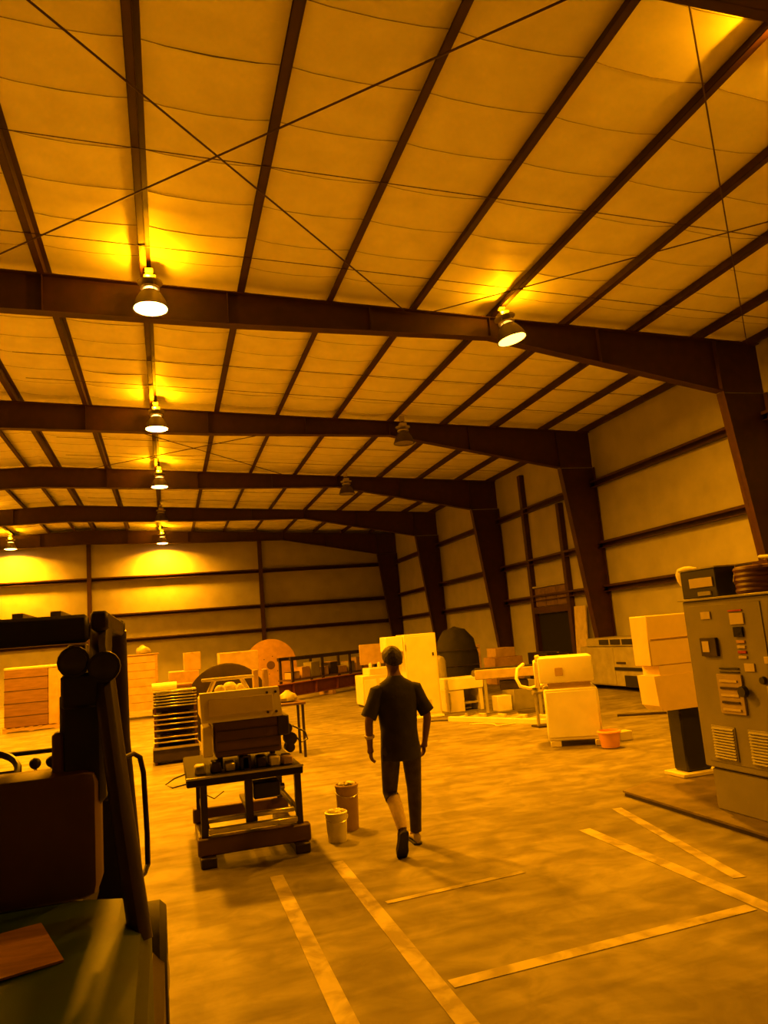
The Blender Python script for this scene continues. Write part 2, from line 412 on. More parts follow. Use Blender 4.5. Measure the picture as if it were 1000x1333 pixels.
# ------------------------------------------------------------------ person walking away
PO = Vector((1.98, 6.62, 0))
person = thing('person', 'person in a black T-shirt and dark trousers walking away across the floor', 'person', PO)
def skin_body():
    V = []; E_ = []; Rr = []
    def v(p, r, par=None):
        V.append(p); Rr.append(r if isinstance(r, tuple) else (r, r))
        if par is not None: E_.append((par, len(V) - 1))
        return len(V) - 1
    pel = v((0, 0, .93), (.155, .105))
    wa = v((0, .01, 1.08), (.135, .095), pel); ch = v((0, .02, 1.27), (.160, .105), wa); uc = v((0, .01, 1.42), (.125, .085), ch)
    n1 = v((0, .01, 1.50), .058, uc); n2 = v((0, .025, 1.575), .054, n1)
    h1 = v((0, .04, 1.635), (.068, .085), n2); h2 = v((0, .04, 1.70), (.075, .092), h1); v((0, .03, 1.755), (.052, .062), h2)
    for s, el, wr_, pa in ((-1, (-.285, -.03, 1.155), (-.275, .03, .925), (-.268, .045, .865)), (1, (.275, -.02, 1.145), (.252, .05, .915), (.243, .07, .855))):
        sh = v((s * .175, .0, 1.415), .058, uc); m_ = v(tuple((Vector((s * .175, 0, 1.415)) + Vector(el)) / 2), .050, sh)
        e = v(el, .040, m_); f = v(tuple((Vector(el) * .6 + Vector(wr_) * .4)), .038, e); w_ = v(wr_, .026, f); v(pa, (.022, .038), w_)
    for s, kn, an, ba in ((-1, (-.118, .05, .515), (-.10, -.20, .235), (-.10, -.13, .075)), (1, (.140, .14, .50), (.145, .235, .10), (.150, .36, .045))):
        hp = v((s * .085, 0, .86), .082, pel); th = v(tuple((Vector((s * .085, 0, .86)) + Vector(kn)) / 2), .066, hp)
        k = v(kn, .050, th); cf = v(tuple(Vector(kn) * .68 + Vector(an) * .32 + Vector((0, -.02, 0))), .046, k); a_ = v(an, .036, cf); v(ba, (.034, .03), a_)
    me = bpy.data.meshes.new('body'); me.from_pydata(V, E_, [])
    o = bpy.data.objects.new('body', me); COL.objects.link(o)
    md = o.modifiers.new('Skin', 'SKIN'); md.use_smooth_shade = True
    sd = o.modifiers.new('Subsurf', 'SUBSURF'); sd.levels = 2; sd.render_levels = 2
    for i, r in enumerate(Rr): me.skin_vertices[0].data[i].radius = r
    for i in range(len(V)): me.skin_vertices[0].data[i].use_root = (i == 0)
    dg = bpy.context.evaluated_depsgraph_get(); me2 = bpy.data.meshes.new_from_object(o.evaluated_get(dg))
    bpy.data.objects.remove(o)
    g = G(); g.b.from_mesh(me2); bpy.data.meshes.remove(me2)
    # fingers and thumbs, curled, each rooted in the palm
    for s, pa in ((-1, Vector((-.268, .045, .865))), (1, Vector((.243, .07, .855)))):
        for i, (dy, ln) in enumerate(((.030, .072), (.010, .080), (-.010, .075), (-.028, .060))):
            b0 = pa + Vector((0, dy, .012)); cu = 1.0 if s < 0 else 1.25
            p1 = b0 + Vector((0, .004, -.04)); p2 = p1 + Vector((-s * .012 * cu, .004, -ln * .42)); p3 = p2 + Vector((-s * .022 * cu, 0, -ln * .24))
            g.tube([b0, p1, p2, p3], [.0098, .0096, .0088, .0070], 8)
        b0 = pa + Vector((0, .022, .03)); g.tube([b0, b0 + Vector((-s * .012, .026, -.022)), b0 + Vector((-s * .02, .036, -.048))], [.0115, .0105, .008], 8)
    # nose, ears, chin on the far side of the head
    g.ball((0, .125, 1.655), .016, (.8, 1.1, 1.3), 8, 6)
    for s in (-1, 1): g.ball((s * .077, .03, 1.66), .026, (.35, .8, 1.25), 8, 6)
    return g
skin_body().done('body', skin, person, world=False)
g = G()
for s in (-1, 1): g.ball((s * .03, .112, 1.685), .011, (1, .6, .8), 8, 6)
g.done('eyes', black, person, world=False, kind='stuff')
G().ball((0, .118, 1.615), .02, (1.2, .35, .35), 10, 6).done('mouth', mat('lips', (.25, .10, .07), .5), person, world=False)
# hair cap: back and top of the head
g = G(); rings = []
for i in range(8):
    ph = i / 7 * 1.75
    rr = .104 * math.sin(max(ph, .06)); zz = 1.695 + .104 * math.cos(ph)
    ring = []
    for k in range(18):
        a = 2 * math.pi * k / 18; fy = math.sin(a)
        lift = .055 * max(0, fy) * (i / 7) ** 1.5; drop = .060 * max(0, -fy) * (i / 7) ** 2
        ring.append((rr * .90 * math.cos(a), .032 + rr * 1.12 * fy, zz + lift - drop + rnd.uniform(-.002, .002)))
    rings.append(ring)
g.loft(rings); g.done('hair', hairm, person, world=False)
# T-shirt: torso and two short sleeves, one garment
g = G()
def ell(z, a, b, cy=.005, cx=0, n=24, wob=0): return [(cx + a * math.cos(2 * math.pi * k / n) * (1 + wob * math.sin(5 * k * .8)), cy + b * math.sin(2 * math.pi * k / n), z) for k in range(n)]
g.loft([ell(.795, .178, .135, wob=.03), ell(.80, .185, .142, wob=.03), ell(.90, .182, .136, wob=.02), ell(1.05, .170, .124), ell(1.20, .182, .126), ell(1.32, .205, .126), ell(1.40, .212, .115), ell(1.445, .190, .10), ell(1.475, .140, .085), ell(1.505, .088, .072), ell(1.528, .066, .062), ell(1.53, .060, .056)], cap=True)
for s, el in ((-1, (-.285, -.03, 1.155)), (1, (.275, -.02, 1.145))):
    a = Vector((s * .110, .0, 1.405)); b = Vector((s * .180, 0, 1.390)); e = Vector(el)
    c = b.lerp(e, .45); d = b.lerp(e, .86) + Vector((s * .014, 0, 0))
    g.tube([a, b, c, d, d.lerp(c, .02)], [(.07, .07), (.076, .076), (.072, .070), (.072, .070), (.058, .056)], 16)
g.done('shirt', shirtm, person, world=False)
g = G()
g.loft([ell(.99, .160, .112), ell(.93, .170, .122), ell(.86, .172, .122), ell(.81, .150, .105), ell(.79, .11, .08)])
for s, kn, end in ((-1, (-.118, .05, .515), (-.112, -.005, .47)), (1, (.140, .14, .50), (.148, .222, .115))):
    h = Vector((s * .095, 0, .87)); k = Vector(kn); e = Vector(end); m_ = h.lerp(k, .5)
    path = [h + Vector((0, 0, .06)), h, m_, k] + ([k.lerp(e, .35), k.lerp(e, .75), e] if s > 0 else [e])
    rad = [.085, .092, .080, .066] + ([.062, .054, .052] if s > 0 else [.066])
    g.tube(path, rad, 16)
g.done('trousers', jeanm, person, world=False)
g = G().tube([(-.104, .015, .475), (-.104, -.06, .41), (-.10, -.15, .30), (-.10, -.185, .25)], [.064, .060, .050, .044], 14)
g.done('sock', sockm, person, world=False, label='pale long sock on the raised left calf')
def shoe(p0, d, nn, name, m_):
    """p0 heel, d unit direction to toe, nn up direction of the foot"""
    p0, d, nn = Vector(p0), Vector(d).normalized(), Vector(nn).normalized(); sd = d.cross(nn)
    rings = []
    for t, wdt, h in ((-.01, .020, .035), (.0, .034, .085), (.07, .038, .095), (.13, .040, .070), (.20, .050, .052), (.25, .044, .042), (.285, .020, .022)):
        c = p0 + d * t; ring = []
        for k in range(12):
            a = 2 * math.pi * k / 12; x = wdt * math.cos(a); y = h * (.5 + .5 * math.sin(a))
            ring.append(c + sd * x + nn * y)
        rings.append(ring)
    o = G().loft(rings).done(name, m_, person, world=False)
    b = G(); rr = []
    for t, wdt in ((-.015, .022), (.0, .038), (.07, .041), (.13, .043), (.20, .053), (.25, .047), (.292, .022)):
        c = p0 + d * t; rr.append([c + sd * wdt - nn * .0, c - sd * wdt, c - sd * wdt - nn * .016, c + sd * wdt - nn * .016])
    b.loft(rr).done('sole', rubber, o, world=False)
shoe((-.10, -.235, .235), (0, .50, -.86), (0, .86, .50), 'shoe', shoem)
shoe((.145, .18, .017), (.08, 1, 0), (0, 0, 1), 'shoe', shoel)
G().tube([(-.281, .0, 1.035), (-.278, .006, 1.01)], [.046, .045], 14).done('wristband', mat('pale_band', (.6, .5, .38), .6), person, world=False, label='pale band round the left forearm')
rd = thing('handheld_radio', 'small black handheld radio held in the right hand of the walking person', 'radio', (2.172, 6.70, .775))
G().box(-.012, .012, -.028, .028, .03, .115, .006).done('body', black, rd, world=False)
G().cyl((.002, .018, .11), (.002, .018, .20), .006, .004, 8).done('antenna', black, rd, world=False)
G().cyl((-.002, -.012, .112), (-.002, -.012, .13), .008, n=8).done('knob', dark, rd, world=False)

# ------------------------------------------------------------------ forklift beside the camera
fk = thing('forklift', 'dark green forklift with overhead guard, close beside the camera', 'forklift', (-.80, 2.6, 0))
cw = G()
prof = [(1.42, .42), (1.40, .80), (1.46, 1.00), (1.60, 1.065), (2.1, 1.10), (2.75, 1.14), (2.82, 1.10), (2.82, .30), (1.60, .30)]
def cw_ring(x, ins): return [(x, y + ins * (1 if y < 2 else -1) * .6, max(z - ins * (1 if z > .9 else -.3), .3)) for y, z in prof]
cw.loft([cw_ring(-1.42, .10), cw_ring(-1.39, .04), cw_ring(-1.33, .01), cw_ring(-1.2, 0), cw_ring(-.28, 0), cw_ring(-.17, .012), cw_ring(-.105, .045), cw_ring(-.08, .11)])
cw = cw.done('counterweight', green, fk)
lb = G().box(-.125, .125, -.15, .15, 0, .006, rot=None); lb.xf(Matrix.Translation((-.46, 2.42, 1.124)) @ Matrix.Rotation(R(19), 4, 'Z') @ Matrix.Rotation(R(3.5), 4, 'X'))
lb.done('label_plate', pink, fk, label='faded pinkish warning label on the green hood')
G().box(-1.25, -.06, 2.3, 4.3, .22, .55, .05).done('chassis', dark, fk)
G().box(-1.2, -.12, 2.84, 3.9, .55, .62, .02).done('floor_plate', dark, fk)
G().box(-1.05, -.245, 2.86, 3.06, 1.10, 1.53, .05, seg=2).done('seat_back', brown, fk)
G().box(-1.02, -.30, 3.02, 3.50, .92, 1.08, .05, seg=2).done('seat_cushion', rubber, fk)
G().box(-1.1, -.24, 2.86, 3.5, .55, .92, .03).done('engine_hood', dark, fk)
G().box(-1.15, -.2, 4.02, 4.16, .6, 1.25, .03).done('dashboard', black, fk)
def lathe_ring(c, r, t, tilt):
    g = G(); pts = [(r * math.cos(a * 2 * math.pi / 24), r * math.sin(a * 2 * math.pi / 24), 0) for a in range(24)]
    g.tube(pts, t, 8, closed=True); g.tube([(-r, 0, 0), (r, 0, 0)], t * .8, 6); g.tube([(0, 0, 0), (0, -r, 0)], t * .8, 6)
    return g.xf(Matrix.Translation(c) @ Matrix.Rotation(R(tilt), 4, 'X'))
lathe_ring((-.82, 3.72, 1.44), .17, .016, 28).done('steering_wheel', black, fk)
G().tube([(-.82, 3.74, 1.42), (-.82, 4.05, 1.05)], .022, 10).done('steering_column', dark, fk)
G().tube([(-1.1, 3.95, 1.495), (-.36, 3.95, 1.495)], .011, 8).done('instrument_rail', black, fk)
for x in (-.60, -.53):
    lv = G().tube([(x, 4.0, 1.2), (x, 3.85, 1.44)], .008, 8).done('lever', steel, fk)
    G().ball((x, 3.85, 1.455), .026).done('lever_knob', black, lv)
# overhead guard: leaning posts, headers, roof slats
for x0, x1 in ((-.105, -.235), (-1.40, -1.27)):
    G().tube([(x0, 2.56, 1.05), (x0 * .6 + x1 * .4, 2.66, 1.40), (x1, 2.92, 1.93), (x1, 3.0, 2.03)], [(.045, .035), (.048, .036), (.055, .038), (.05, .038)], 10).done('guard_post', dark, fk)
    G().tube([(x1 + (.05 if x1 > -.8 else -.05), 4.18, .62), (x1, 4.05, 1.5), (x1, 3.92, 2.03)], .042, 10).done('guard_post', dark, fk)
G().box(-1.34, -.27, 2.84, 2.90, 1.965, 2.065, .012).done('guard_header', black, fk)
G().box(-1.34, -.20, 3.88, 3.95, 2.00, 2.08, .012).done('guard_header', black, fk)
for x in (-1.31, -.235): G().box(x - .03, x + .03, 2.88, 3.92, 2.005, 2.075, .01).done('guard_rail', dark, fk)
for i in range(7):
    G().box(-1.15 + i * .125, -1.115 + i * .125, 2.9, 3.9, 2.055, 2.085).done('guard_slat', dusty, fk)
# mast ahead of the driver
for x in (-1.22, -.47): G().box(x - .05, x + .05, 4.36, 4.50, .1, 1.99, .01).done('mast_rail', dark, fk)
G().box(-1.17, -.52, 4.38, 4.46, 1.16, 1.26, .01).done('mast_crosshead', dark, fk)
G().tube([(-.73, 4.42, .2), (-.73, 4.42, 1.30)], .045, 12).done('lift_cylinder', dark, fk)
for i in range(2): G().tube([(-.40 + i * .03, 4.30, .7), (-.38 + i * .03, 4.22, 1.3), (-.40 + i * .03, 4.32, 1.8)], .014, 8).done('hose', rubber, fk)
# lamps, mirror, extinguisher and hoses on the right rear post
for p in ((-.315, 2.86, 1.90), (-.215, 2.84, 1.875)):
    l = G().lathe([(.02, -.04), (.048, -.02), (.055, .02), (.054, .05), (.02, .055)], p, 'Y', 16).done('work_lamp', black, fk)
    G().lathe([(.01, .055), (.046, .054), (.044, .060), (.01, .064)], p, 'Y', 16).done('lamp_glass', glassd, l)
G().box(-.36, -.20, 2.82, 2.86, 1.74, 1.86, .012).done('lamp_bracket', black, fk)
G().box(-.375, -.225, 2.90, 2.99, 1.40, 1.80, .02).done('pillar_cover', black, fk)
G().box(-.40, -.36, 2.90, 2.98, 1.42, 1.66, .01).done('cover_strip', brown, fk)
G().box(-.205, -.165, 2.74, 2.80, 1.46, 1.62, .01).done('indicator_box', dusty, fk)
G().tube([(-.24, 2.86, 1.78), (-.175, 2.78, 1.6), (-.15, 2.70, 1.4), (-.13, 2.62, 1.25)], .012, 8).done('hose', rubber, fk)
G().tube([(-.16, 2.76, 1.565), (-.125, 2.80, 1.572), (-.105, 2.82, 1.555), (-.095, 2.83, 1.50), (-.088, 2.82, 1.30), (-.088, 2.80, 1.205), (-.098, 2.76, 1.19), (-.125, 2.68, 1.19)], .009, 8).done('grab_handle', dark, fk)
# wheels and a fender down the right side
for x, y, r, w_ in ((-.17, 1.95, .27, .17), (-1.33, 1.95, .27, .17), (-.16, 4.15, .34, .22), (-1.36, 4.15, .34, .22)):
    t_ = G().lathe([(r * .55, -w_ / 2), (r * .92, -w_ / 2), (r, -w_ / 2 + .03), (r, w_ / 2 - .03), (r * .92, w_ / 2), (r * .55, w_ / 2)], (x, y, r), 'X', 28).done('wheel', rubber, fk)
    G().lathe([(.03, -w_ / 2 - .008), (r * .55, -w_ / 2 + .01), (r * .55, w_ / 2 - .01), (.03, w_ / 2 + .008)], (x, y, r), 'X', 20).done('wheel_hub', dusty, t_)
for i in (0, 1): G().box(-1.0 + i * .46, -.88 + i * .46, 4.5, 5.6, .05, .09, .008).done('fork', steel, fk)
G().box(-1.02, -.44, 4.48, 4.53, .08, .50, .01).done('fork_carriage', dark, fk)

# ------------------------------------------------------------------ machine on skids in the middle
mc = thing('winding_machine', 'dark steel machine on skid legs with a cream top cover and black table', 'machine', (.66, 7.9, 0))
for y in (7.18, 8.55): G().box(.20, 1.22, y, y + .12, .09, .24, .012).done('skid_beam', brown, mc)
for x in (.22, 1.06):
    G().box(x, x + .14, 7.12, 8.75, .0, .09, .01).done('skid_foot', dark, mc)
for x in (.24, 1.10):
    for y in (7.22, 8.52): G().box(x, x + .06, y, y + .06, .24, .70).done('leg', dark, mc)
G().box(.64, .71, 7.24, 7.30, .30, .90).done('post', dark, mc)
G().box(.30, 1.10, 7.16, 7.22, .275, .32, .006).done('rail', steel, mc)
G().box(.30, 1.10, 7.34, 7.40, .33, .37, .006).done('rail', steel, mc)
for x in (.27, 1.12): G().box(x, x + .04, 7.28, 8.52, .30, .35, .006).done('side_rail', dark, mc)
G().box(.72, .97, 7.26, 7.46, .50, .645, .012).done('motor_box', black, mc)
G().tube([(.97, 7.36, .57), (1.02, 7.36, .57)], .03, 12).done('motor_shaft', steel, mc)
G().box(.69, .75, 7.30, 8.52, .30, .34, .006).done('side_rail', dark, mc)
tb = G().box(.12, 1.17, 7.12, 8.64, .70, .775, .01).done('table', mat('matt_black_board', (.016, .012, .010), .9), mc)
G().box(.12, 1.17, 7.10, 7.125, .765, .783).done('table_edge', steel, tb)
for x, z1, m_ in ((.20, .86, dusty), (.34, .88, dark), (.47, .86, steel), (.60, .90, black), (.76, .88, dark), (.88, .87, cream), (1.0, .86, tan)):
    G().box(x, x + .10, 7.22 + (x * 7 % 1) * .1, 7.42, .775, z1, .015).done('fitting', m_, mc)
G().box(.39, 1.00, 7.24, 8.20, .91, 1.235, .015).done('housing', brown, mc)
for i in range(3): G().box(.41, .98, 7.232, 7.242, .96 + i * .09, .967 + i * .09).done('housing_rib', dark, mc)
for x in (.42, .92): G().box(x, x + .05, 7.5, 7.55, .775, .92).done('housing_leg', dark, mc)
G().box(.28, .37, 7.22, 7.60, .93, 1.20, .01).done('side_bracket', cream, mc)
G().box(.97, 1.08, 7.22, 7.60, 1.05, 1.235, .01).done('side_bracket', dark, mc)
cv = G().prism([(.275, 1.235), (1.015, 1.235), (.995, 1.505), (.265, 1.505)], 'Y', 7.18, 7.30)
cv.box(.28, 1.0, 7.30, 8.15, 1.235, 1.44, .02); cv = cv.done('top_cover', cream, mc)
G().box(.34, .93, 7.165, 7.185, 1.295, 1.445, .004).done('cover_panel', mat('aged_cream', (.60, .52, .38), .45, var=.1), cv)
for x in (.88, .96):
    for z in (1.28, 1.46): G().cyl((x, 7.165, z), (x, 7.185, z), .012, n=10).done('cover_bolt', dark, cv)
for a, b in (((.34, 7.5, 1.44), (.42, 7.5, 1.60)), ((.76, 7.5, 1.44), (.68, 7.5, 1.60))): G().tube([a, b], .022, 8).done('bracket_leg', cream, mc)
G().box(.30, .80, 7.46, 7.54, 1.595, 1.625, .006).done('bracket_bar', cream, mc)
for x, y, z, r in ((.48, 7.62, 1.46, .055), (.58, 7.7, 1.48, .07), (.68, 7.62, 1.46, .05)):
    G().lathe([(r, 0), (r, .05), (r * .6, .08), (.02, .085)], (x, y, z), 'Z', 14).done('roller_cap', cream, mc)
for x in (.82, .92): G().box(x, x + .05, 7.7, 7.85, 1.43, 1.66, .008).done('guide_plate', tan, mc)
for i, (x, z, r) in enumerate(((1.07, 1.10, .05), (1.10, 1.0, .06), (1.09, .92, .045))): G().lathe([(.02, -.08), (r, -.07), (r, .07), (.02, .08)], (x, 7.36, z), 'Y', 14).done('side_pulley', dark, mc)
G().tube([(1.12, 7.3, 1.12), (1.24, 7.3, 1.05), (1.26, 7.3, .98), (1.20, 7.3, .96), (1.14, 7.3, 1.02)], .008, 6).done('cable_loop', dark, mc)
G().tube([(.12, 7.3, .80), (.02, 7.32, .77), (-.06, 7.35, .72), (.0, 7.32, .69), (.12, 7.3, .71)], .007, 6).done('cable_loop', dark, mc)
G().tube([(.27, 7.22, .62), (.36, 7.2, .57), (.45, 7.22, .62)], .005, 6).done('cable_loop', dark, mc)

# buckets beside it
def bucket(name, label, x, y, r, h, m_, fill):
    b = thing(name, label, 'bucket', (x, y, 0), 0)
    G().lathe([(r * .84, 0), (r * .86, .006), (r, h * .93), (r * 1.05, h * .94), (r * 1.05, h * .98), (r * .98, h), (r * .93, h), (r * .80, .02), (.01, .02)], (0, 0, 0), n=22).done('tub', m_, b, world=False)
    pts = [(r * 1.06 * math.cos(a), -.02 + r * .0, h * .86 + .0 - r * .9 * math.sin(a) * .5) for a in [i * math.pi / 8 for i in range(9)]]
    G().tube([(p[0], -r * 1.0 * math.sin(i * math.pi / 8) - .01, p[2]) for i, p in enumerate(pts)], .004, 6).done('bail_handle', steel, b, world=False)
    for i in range(fill):
        a = i * 2.4; G().ball((r * .5 * math.cos(a), r * .5 * math.sin(a), h * .98), r * .34, (1, 1, .7), 8, 6).done('rag', [cream, dusty, dark][i % 3] if m_ is not white else cream, b, world=False)
    return b
bucket('bucket', 'white plastic bucket filled with rags, beside the machine on skids', 1.50, 7.36, .105, .27, white, 4)
bucket('bucket', 'taller tan bucket of dark scrap behind the white bucket', 1.70, 7.72, .115, .44, mat('tan_plastic', (.36, .25, .14), .5), 5)

# slatted rack left of the machine
rk = thing('slatted_rack', 'metal rack of close bright slats standing left behind the machine on skids', 'rack', (.09, 13.9, 0))
for x in (-.27, .41):
    for y in (13.86, 14.36): G().box(x, x + .04, y, y + .04, 0, 1.24).done('upright', mat('dull_red_steel', (.10, .03, .018), .5), rk)
zz = [.38, .46, .58, .68, .76, .84, .98, 1.03, 1.08, 1.13, 1.18, 1.23]
for z in zz: G().box(-.28, .46, 13.80, 14.38, z - .010, z + .012, .003).done('slat', steel, rk)
G().box(-.25, .43, 14.30, 14.34, .3, 1.2).done('back_panel', dark, rk)
G().box(-.30, .48, 13.84, 14.40, .05, .30, .02).done('base_bin', dark, rk)
G().box(-.30, .48, 13.82, 13.86, .26, .30).done('base_lip', steel, rk)
pile = [('roll of pale film lying on top of the slatted rack', cream, (-.08, 13.98, 1.245), .07, .42), ('dark pipe offcut lying on top of the slatted rack', mat('dull_red_steel', (.10, .03, .018)), (.20, 14.27, 1.245), .045, .40)]
for lab, m_, c, r, ln in pile:
    o = G().lathe([(r * .4, -ln / 2), (r, -ln / 2), (r, ln / 2), (r * .4, ln / 2)], (c[0], c[1], c[2] + r), 'X', 14).done('film_roll' if 'film' in lab else 'pipe_offcut', m_); single(o, lab, 'roll' if 'film' in lab else 'pipe')

# cable reels
def reel(name, label, c, r, w_, m_, hubm, rz, core=.5):
    t = thing(name, label, 'reel', (c[0], c[1], 0), rz)
    for y in (-w_ / 2, w_ / 2):
        f = G().lathe([(.05, -.02), (r * .97, -.02), (r, -.012), (r, .012), (r * .97, .02), (.05, .02)], (0, y, r), 'Y', 40).done('flange', m_, t, world=False)
        G().lathe([(.03, -.03), (r * .16, -.028), (r * .16, .028), (.03, .03)], (0, y, r), 'Y', 20).done('hub', hubm, f, world=False)
        for i in range(6):
            a = i * math.pi / 3 + .3; s_ = -1 if y < 0 else 1
            G().lathe([(.005, -.008), (.022, -.008), (.022, .008), (.005, .008)], (r * .34 * math.cos(a), y + s_ * .026, r + r * .34 * math.sin(a)), 'Y', 8).done('bolt', dark, f, world=False)
    G().lathe([(.05, -w_ / 2 + .02), (r * core, -w_ / 2 + .02), (r * (core + .1), 0), (r * core, w_ / 2 - .02), (.05, w_ / 2 - .02)], (0, 0, r), 'Y', 28).done('wound_cable', black, t, world=False)
    return t
reel('cable_reel', 'big orange-brown cable reel standing beyond the machine on skids', (4.06, 31.2), 1.05, .8, orange, brown, R(-8))
reel('cable_reel', 'dark grey cable reel standing close behind the machine on skids', (1.08, 15.1), .80, .5, dark, dusty, R(-4))

# ------------------------------------------------------------------ cartons, crates and benches beyond the machine
def carton(label, x0, x1, y0, y1, z0, z1, m_=None, rz=0., name='carton', cat='box', group=None, tape_=True):
    cx, cy = (x0 + x1) / 2, (y0 + y1) / 2; a, b, h = (x1 - x0) / 2, (y1 - y0) / 2, z1 - z0
    t = thing(name, label, cat, (cx, cy, z0), rz, group)
    G().box(-a, a, -b, b, 0, h, .008).done('body', m_ or tan, t, world=False)
    if tape_:
        G().box(-.03, .03, -b - .003, b + .003, h - .03, h + .003).done('tape', card if m_ is not card else tan, t, world=False)
        for s in (-1, 1): G().box(min(s * .04, s * a), max(s * .04, s * a), -b * .98, b * .98, h, h + .005).done('flap', m_ or tan, t, world=False)
    return t
def pallet(label, x, y, wx=1.2, wy=1.0, z=0., rz=0.):
    t = thing('pallet', label, 'pallet', (x, y, z), rz)
    for i in range(7): G().box(-wx / 2 + i * (wx - .1) / 6, -wx / 2 + .1 + i * (wx - .1) / 6, -wy / 2, wy / 2, .11, .13).done('deck_board', wood, t, world=False)
    for yv in (-wy / 2 + .05, 0, wy / 2 - .05): G().box(-wx / 2, wx / 2, yv - .045, yv + .045, .02, .11).done('stringer', wood, t, world=False)
    for i in range(3): G().box(-wx / 2 + i * (wx - .12) / 2, -wx / 2 + .12 + i * (wx - .12) / 2, -wy / 2, wy / 2, 0, .02).done('bottom_board', wood, t, world=False)
    return t
pallet('raw wood pallet under the big tan carton behind the reel', 1.55, 18.4)
carton('big tan carton on a pallet behind the dark grey reel', 1.0, 2.1, 17.95, 18.85, .13, 1.30)
carton('wide flat tan carton on top of the big tan carton', 1.15, 2.05, 18.0, 18.8, 1.305, 1.78)
pallet('raw wood pallet under the narrow brown carton left of the reel', .30, 18.2, 1.0, 1.0)
carton('narrow brown carton on a pallet left behind the slatted rack', .0, .66, 17.8, 18.6, .13, 1.45, card)
carton('small square carton on top of the narrow brown carton', .34, .72, 17.9, 18.35, 1.455, 1.86, tan)
def bag(label, x, y, z, r, m_):
    g = G(); rings = []
    for i, (q, h) in enumerate(((.55, 0), (.95, .12), (1.0, .4), (.8, .75), (.35, .95), (.2, 1.12))):
        rings.append([(x + r * q * math.cos(a) * (1 + .12 * math.sin(3 * a + i)), y + r * q * math.sin(a) * (1 + .1 * math.cos(4 * a + i)), z + h * r * 1.1) for a in [k * 2 * math.pi / 14 for k in range(14)]])
    o = g.loft(rings).done('sack', m_); single(o, label, 'sack'); return o
bench = thing('work_bench', 'low steel bench between the dark grey reel and the cream-topped machine', 'bench', (1.75, 13.0, 0))
G().box(1.30, 2.2, 12.7, 13.3, .86, .90, .006).done('bench_top', brown, bench)
for x in (1.33, 2.13):
    for y in (12.73, 13.23): G().box(x, x + .04, y, y + .04, 0, .86).done('leg', dark, bench)
bag('pale crumpled sack on the low bench behind the cream-topped machine', 1.55, 13.0, .90, .17, cream)
bag('grey crumpled sack on the low bench, right of the pale one', 1.95, 13.05, .90, .16, dusty)

# wrapped load seen through the forklift guard, and the tan crate beside it
pallet('wood pallet under the brown wrapped load seen through the forklift guard', -3.85, 24.6, 1.5, 1.1)
wl_ = thing('wrapped_load', 'tall brown wrapped load on a pallet, seen through the forklift guard', 'load', (-3.85, 24.6, .13))
G().box(-.72, .45, -.5, .5, 0, 1.68, .03, seg=2).done('stack', mat('brown_sheet', (.22, .12, .06), .6, var=.2, scale=3, stretch=(1, 1, 9)), wl_, world=False)
G().box(.45, .72, -.48, .48, 0, 1.62, .03, seg=2).done('side_board', tan, wl_, world=False)
G().box(-.73, .73, -.51, .51, 1.62, 1.70, .02).done('cap_sheet', cream, wl_, world=False)
for i in range(4): G().box(-.725, .46, -.506, .506, .3 + i * .36, .32 + i * .36).done('strap', dark, wl_, world=False)
cr = thing('shipping_crate', 'tan plank crate on dark skids against the back, right of the forklift', 'crate', (-.95, 24.6, 0))
for x in (-.55, .45): G().box(x, x + .1, -.5, .5, 0, .24).done('skid', dark, cr, world=False)
for i in range(7): G().box(-.64, .64, -.52, -.49, .25 + i * .235, .475 + i * .235, .004).done('plank', tan, cr, world=False)
G().box(-.63, .63, -.49, .5, .25, 1.88).done('body', tan, cr, world=False)
for x in (-.64, .56): G().box(x, x + .08, -.545, -.52, .25, 1.88).done('batten', wood, cr, world=False)
G().box(-.68, .68, -.56, .54, 1.88, 1.92, .01).done('lid', wood, cr, world=False)
for i, (lab, x, z, m_) in enumerate((('dark tarp bundle on the lid of the tan plank crate', -.75, 1.92, dusty),)): bag(lab, x, 24.6, z, .22, m_)

# long red-oxide girder on timber blocks in front of the back wall, with stock on and behind it
ga = math.atan2(28.24 - 25.07, 7.68 - 3.88)
gd = thing('steel_girder', 'long red-oxide steel girder lying on timber blocks before the back wall', 'girder', (5.35, 26.3, 0), ga)
G().box(-3.4, 3.3, -.012, .012, .16, .54).done('web', mat('girder_red', (.16, .045, .022), .6, var=.2), gd, world=False)
for z in (.14, .54): G().box(-3.4, 3.3, -.14, .14, z, z + .025).done('flange', mat('girder_red', (.16, .045, .022)), gd, world=False)
for i in range(6): G().box(-3.1 + i * 1.2, -3.085 + i * 1.2, -.13, .13, .165, .54).done('stiffener', mat('girder_red', (.16, .045, .022)), gd, world=False)
for i, x in enumerate((-2.6, .0, 2.4)):
    p = Matrix.Translation((5.35, 26.3, 0)) @ Matrix.Rotation(ga, 4, 'Z') @ Vector((x, 0, 0))
    o = G().box(-.1, .1, -.3, .3, 0, .138, .006).xf(Matrix.Translation(p) @ Matrix.Rotation(ga, 4, 'Z')).done('timber_block', wood)
    single(o, ['timber block under the near end of the red-oxide girder', 'timber block under the middle of the red-oxide girder', 'timber block under the far end of the red-oxide girder'][i], 'block')
sh = thing('stock_rack', 'long low stock rack with a dark top rail behind the red-oxide girder', 'rack', (6.2, 29.3, 0), R(38))
for x in (-2.6, -.9, .8, 2.5):
    for y in (-.3, .3): G().box(x - .04, x + .04, y - .04, y + .04, 0, 1.30).done('upright', dark, sh, world=False)
G().box(-2.7, 2.6, -.34, .34, .50, .56).done('shelf', brown, sh, world=False)
for y in (-.3, .3): G().box(-2.7, 2.6, y - .05, y + .05, 1.24, 1.36).done('rail', dark, sh, world=False)
cols = [tan, card, dusty, tan, dark, card, dusty, tan, card]
